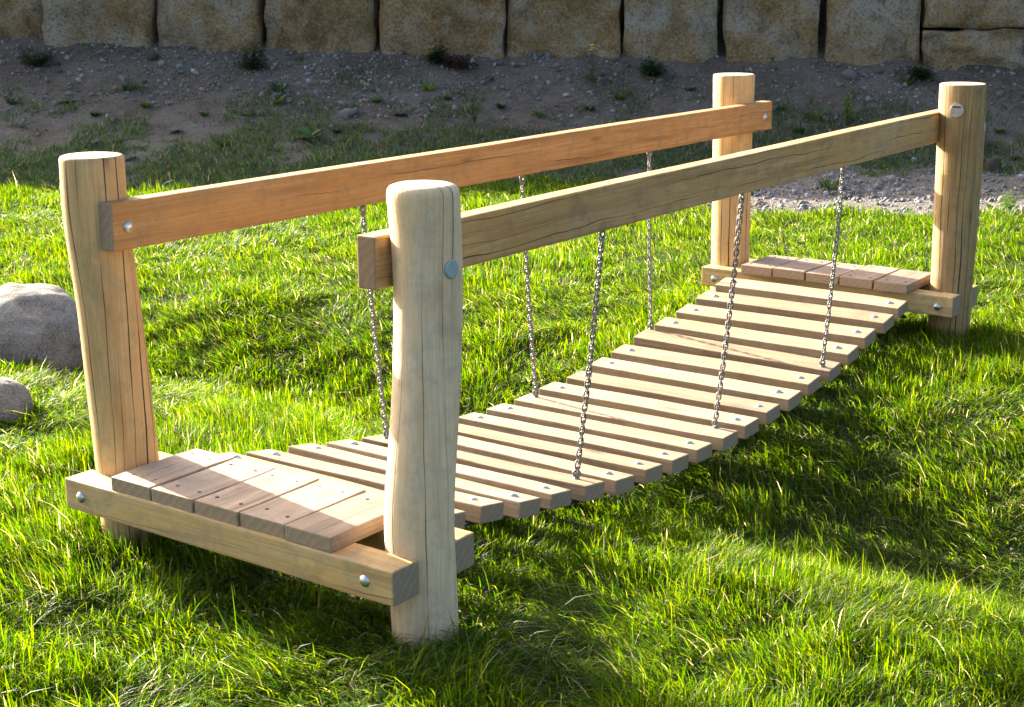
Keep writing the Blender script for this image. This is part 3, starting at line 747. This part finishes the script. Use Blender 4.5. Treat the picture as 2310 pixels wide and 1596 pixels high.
# sparse grass and small weeds on the shaded bank
f = rng.uniform(11.4, 17, 330000); l = rng.uniform(-7.5, 7.5, len(f)); x, y = to_xy(f, l); di, pa = soil_masks(x, y)
tt = (f-toe_f(l))/(wall_f(l)-toe_f(l))
clump = fbm(N3, x+11, y+5, 1.8); c2 = fbm(N5, x-7, y+3, 5.0)
pr = np.clip(di-pa*.55, 0, 1)*sstep(.49, .66, .6*clump+.4*c2+.30*(1-np.clip(tt, 0, 1.2))-.05+.10*sstep(.8, 2.4, l)*(1-sstep(.55, .85, tt)))*np.clip(1.12-tt, .05, 1)*(f < wall_f(l)-.02)
keep = rng.random(len(f)) < pr
x, y, f = x[keep], y[keep], f[keep]; n = len(x)
ang = rng.uniform(0, 6.3, n); h = rng.lognormal(math.log(.058), .45, n).clip(.02, .20)
tg = np.array([[.045, .085, .022], [.060, .115, .025], [.035, .065, .025], [.10, .15, .035], [.22, .19, .11]])[rng.choice(5, n, p=[.3, .3, .22, .12, .06])]
V, T, Cc = blades(x, y, ground_z(x, y), h, .009*rng.uniform(.6, 1.4, n), np.cos(ang), np.sin(ang), rng.uniform(.2, 1.3, n), tg*rng.uniform(.75, 1.25, (n, 1)), 3)
me = fast_mesh('bank_grass', V, T, M['weed'], Cc)
tag(link('bank_grass', me), 'thin dark grass and seedlings creeping over the shaded bare bank', 'grass', kind='stuff')

# ------------------------------------------------------------------ single weeds and shrubs
def leaf_geo(base, direction, length, width, up, droop, tint, V, F, Cc, rows=4):
    d_ = Vector(direction).normalized(); s_ = d_.cross(Vector((0, 0, 1)))
    s_ = s_.normalized() if s_.length > 1e-4 else Vector((1, 0, 0))
    b0 = len(V)
    for i in range(rows+1):
        t_ = i/rows; p = Vector(base)+d_*length*t_+Vector((0, 0, up*t_-droop*t_*t_))*length
        wv = width*.5*math.sin(math.pi*min(.97, .12+.88*t_))**.8
        V += [tuple(p-s_*wv), tuple(p+s_*wv+Vector((0, 0, .12*wv)))]; Cc += [tint, tint]
    for i in range(rows): a0 = b0+2*i; F += [(a0, a0+1, a0+3), (a0, a0+3, a0+2)]
def stem_geo(p0, p1, r, tint, V, F, Cc):
    d_ = (Vector(p1)-Vector(p0)); s_ = d_.orthogonal().normalized(); q_ = d_.cross(s_).normalized(); b0 = len(V)
    for p, k in ((Vector(p0), 1.0), (Vector(p1), .55)):
        for j in range(3): a_ = 2.094*j; V.append(tuple(p+(s_*math.cos(a_)+q_*math.sin(a_))*r*k)); Cc.append(tint)
    for j in range(3): F += [(b0+j, b0+(j+1) % 3, b0+3+(j+1) % 3), (b0+j, b0+3+(j+1) % 3, b0+3+j)]
def plant(name, u, v, w_px, h_px, style, tint, label, cat='weed', grp=None, seed=1):
    r = random.Random(seed); p = at(u, v); D = np.linalg.norm(p-CAM); R_ = w_px*.62/FPX*D; Hh = h_px*1.2/FPX*D
    root = empty(name, (p[0], p[1], p[2])); tag(root, label, cat, grp)
    def tv(k=.25): q_ = r.uniform(1-k, 1+k); return (tint[0]*q_*r.uniform(.9, 1.15), tint[1]*q_, tint[2]*q_*r.uniform(.8, 1.1))
    V, F, Cc = [], [], []; V2, F2, C2 = [], [], []
    if style == 'bush':
        for i in range(26):
            a_ = r.uniform(0, 6.28); e = r.uniform(.15, 1.0); tip = Vector((math.cos(a_)*R_*(1-e*.5), math.sin(a_)*R_*(1-e*.5), Hh*e*r.uniform(.65, 1)))
            stem_geo((r.uniform(-.1, .1)*R_, r.uniform(-.1, .1)*R_, -.01), tip, .0035, (.06, .07, .03), V2, F2, C2)
            for j in range(24):
                q_ = tip*r.uniform(.25, 1.0); b_ = r.uniform(0, 6.28); ln = r.uniform(.028, .055)
                leaf_geo(q_+Vector((r.gauss(0, .02), r.gauss(0, .02), r.gauss(0, .015))), (math.cos(b_), math.sin(b_), r.uniform(-.2, .7)), ln, ln*.45, .2, .4, tv(.4), V, F, Cc, 2)
    elif style == 'rosette':
        for i in range(11):
            a_ = i*2.4+r.uniform(-.3, .3); ln = R_*r.uniform(.6, 1.1)
            leaf_geo((0, 0, 0), (math.cos(a_), math.sin(a_), 0), ln, ln*r.uniform(.38, .6), r.uniform(.3, 1.3)*Hh/R_*.6, .35, tv(), V, F, Cc)
        for i in range(5): a_ = r.uniform(0, 6.28); stem_geo((0, 0, -.01), (math.cos(a_)*R_*.3, math.sin(a_)*R_*.3, Hh*.3), .003, tv(), V2, F2, C2)
    elif style == 'feather':
        for i in range(7):
            a_ = r.uniform(0, 6.28); lean = r.uniform(.1, .8) if i else .05; tip = Vector((math.cos(a_)*R_*lean, math.sin(a_)*R_*lean, Hh*r.uniform(.6, 1) if i else Hh))
            stem_geo((0, 0, -.01), tip, .003, (.07, .11, .03), V2, F2, C2)
            for j in range(20):
                q_ = tip*(.15+.85*j/19); b_ = r.uniform(0, 6.28); ln = R_*.55*(1.1-.7*j/19)
                leaf_geo(q_, (math.cos(b_), math.sin(b_), 0), ln, ln*.16, r.uniform(.3, 1.0), .5, tv(), V, F, Cc, 3)
    elif style == 'tuft':
        for i in range(90):
            a_ = r.uniform(0, 6.28); rr = R_*.35*math.sqrt(r.random()); ln = Hh*r.uniform(.5, 1.15)
            leaf_geo((math.cos(a_)*rr, math.sin(a_)*rr, -.005), (math.cos(a_+r.uniform(-.6, .6)), math.sin(a_+r.uniform(-.6, .6)), 0), ln*r.uniform(.25, .75)*min(1.5, R_/Hh*1.2), .009, 1.6, .75, tv(.35), V, F, Cc, 4)
        stem_geo((0, 0, -.01), (R_*.2, 0, Hh*1.1), .002, (.25, .22, .12), V2, F2, C2)
    elif style == 'flower':
        for i in range(5):
            a_ = r.uniform(0, 6.28); tip = Vector((math.cos(a_)*R_*.5*r.random(), math.sin(a_)*R_*.5*r.random(), Hh*r.uniform(.55, 1)))
            stem_geo((0, 0, -.01), tip, .003, (.08, .12, .03), V2, F2, C2)
            for j in range(9):
                q_ = tip*(.1+.7*j/8); b_ = r.uniform(0, 6.28); ln = R_*.7*(1-.5*j/8)
                leaf_geo(q_, (math.cos(b_), math.sin(b_), 0), ln, ln*.25, .5, .5, tv(), V, F, Cc, 3)
        VF, FF, CF = [], [], []
        for k_, (ox, oz) in enumerate(((0, .98), (.25, .9), (-.2, .86))):
            for j in range(9):
                b_ = j*.7; leaf_geo((ox*R_*.5, 0, Hh*oz), (math.cos(b_), math.sin(b_), .3), .03, .016, .3, .2, (.75, .62, .06), VF, FF, CF, 2)
        fo = link('flower', fast_mesh('flower', np.array(VF), np.array(FF), M['weed'], np.array(CF)), root, (0, 0, 0), (0, 0, 0), False)
    link('leaves', fast_mesh('leaves', np.array(V), np.array(F), M['weed'], np.array(Cc)), root, (0, 0, 0), (0, 0, 0), False)
    link('stem', fast_mesh('stem', np.array(V2), np.array(F2), M['weed'], np.array(C2)), root, (0, 0, 0), (0, 0, 0), False)
    return root
DG, MG, BG_, BL = (.030, .065, .022), (.055, .105, .025), (.115, .19, .035), (.085, .135, .095)
plant('shrub', 565, 158, 66, 68, 'bush', DG, 'dense dark green shrub at the foot of the stone wall', 'shrub', seed=3)
plant('shrub', 80, 152, 95, 50, 'bush', (.035, .06, .028), 'wide low dull green shrub on gravel below the wall', 'shrub', seed=4)
plant('weed', 1912, 282, 62, 74, 'feather', BG_, 'tall feathery green weed on the bank between the two far posts', seed=5)
plant('weed', 1335, 190, 52, 70, 'flower', MG, 'weed with small yellow flowers at the foot of the wall', seed=6)
plant('weed', 1032, 152, 90, 30, 'bush', (.060, .028, .030), 'low dark reddish weed spreading on the gravel', seed=7)
plant('weed', 990, 142, 46, 40, 'bush', DG, 'dark green weed next to the dark reddish weed', seed=8)
plant('weed', 203, 330, 58, 36, 'rosette', BL, 'broad blue-green leaved weed behind the square-topped post', seed=9)
plant('weed', 262, 322, 30, 26, 'rosette', BL, 'small blue-green weed between two larger blue-green ones', seed=10)
plant('weed', 292, 362, 34, 26, 'rosette', BL, 'blue-green weed showing over the square-topped post beside the handrail', seed=11)
plant('weed', 627, 236, 34, 34, 'rosette', BG_, 'bright green upright weed on bare dirt below the dark shrub', seed=12)
plant('weed', 697, 316, 62, 44, 'rosette', MG, 'leafy green weed on the bank just above the orange-brown handrail', seed=13)
plant('weed', 632, 208, 60, 30, 'tuft', DG, 'dark grass clump above the bright green upright weed', seed=14)
plant('weed', 967, 204, 40, 34, 'tuft', BG_, 'light green grass sprig on bare dirt above the handrail', seed=15)
plant('weed', 1470, 172, 56, 46, 'bush', DG, 'dark green weed beside stones right of the yellow flowers', seed=16)
plant('weed', 1070, 280, 40, 44, 'feather', MG, 'thin feathery weed just over the handrail in the shade', seed=17)
plant('weed', 1836, 272, 60, 44, 'tuft', MG, 'green grass clump next to the tall feathery weed', seed=18)
plant('weed', 1870, 428, 70, 46, 'tuft', MG, 'green grass clump growing on the dry grey path', seed=19)
plant('weed', 290, 205, 52, 24, 'tuft', DG, 'small dark grass clump on the bank above the broad leaved weeds', seed=20)
plant('weed', 2275, 478, 74, 44, 'feather', BG_, 'sunlit leafy weed at the lawn edge behind the plated post', seed=22)
plant('weed', 2242, 480, 50, 30, 'rosette', BG_, 'sunlit low weed behind the plated post at the lawn edge', seed=23)
plant('weed', 2080, 178, 60, 30, 'bush', DG, 'dark green weed in the corner of the wall by dirt', seed=24)
plant('weed', 2050, 190, 40, 26, 'tuft', MG, 'little grass clump on dirt beside a pale oval stone', seed=25)
plant('weed', 2170, 330, 60, 40, 'bush', MG, 'leafy green weed on the bank behind the plated post', seed=26)

# small seedling clumps dotted over the bank, all alike
for i, (u, v) in enumerate([(30, 235), (150, 232), (215, 262), (330, 242), (395, 300), (460, 262), (505, 330), (560, 262), (760, 300), (850, 232), (905, 262), (1010, 225), (1130, 245), (1215, 262), (1330, 250), (1400, 225), (1560, 205), (1760, 250), (1800, 300), (1990, 320), (2060, 280), (2255, 300), (2290, 360)]):
    plant('seedling', u, v, random.uniform(24, 42), random.uniform(16, 28), ('tuft', 'rosette', 'bush')[i % 3] if i % 3 != 2 else 'tuft', MG if i % 2 else DG, 'low green seedling clump dotted among others on the shaded bank', 'weed', 'seedling clumps on the bank', 60+i)
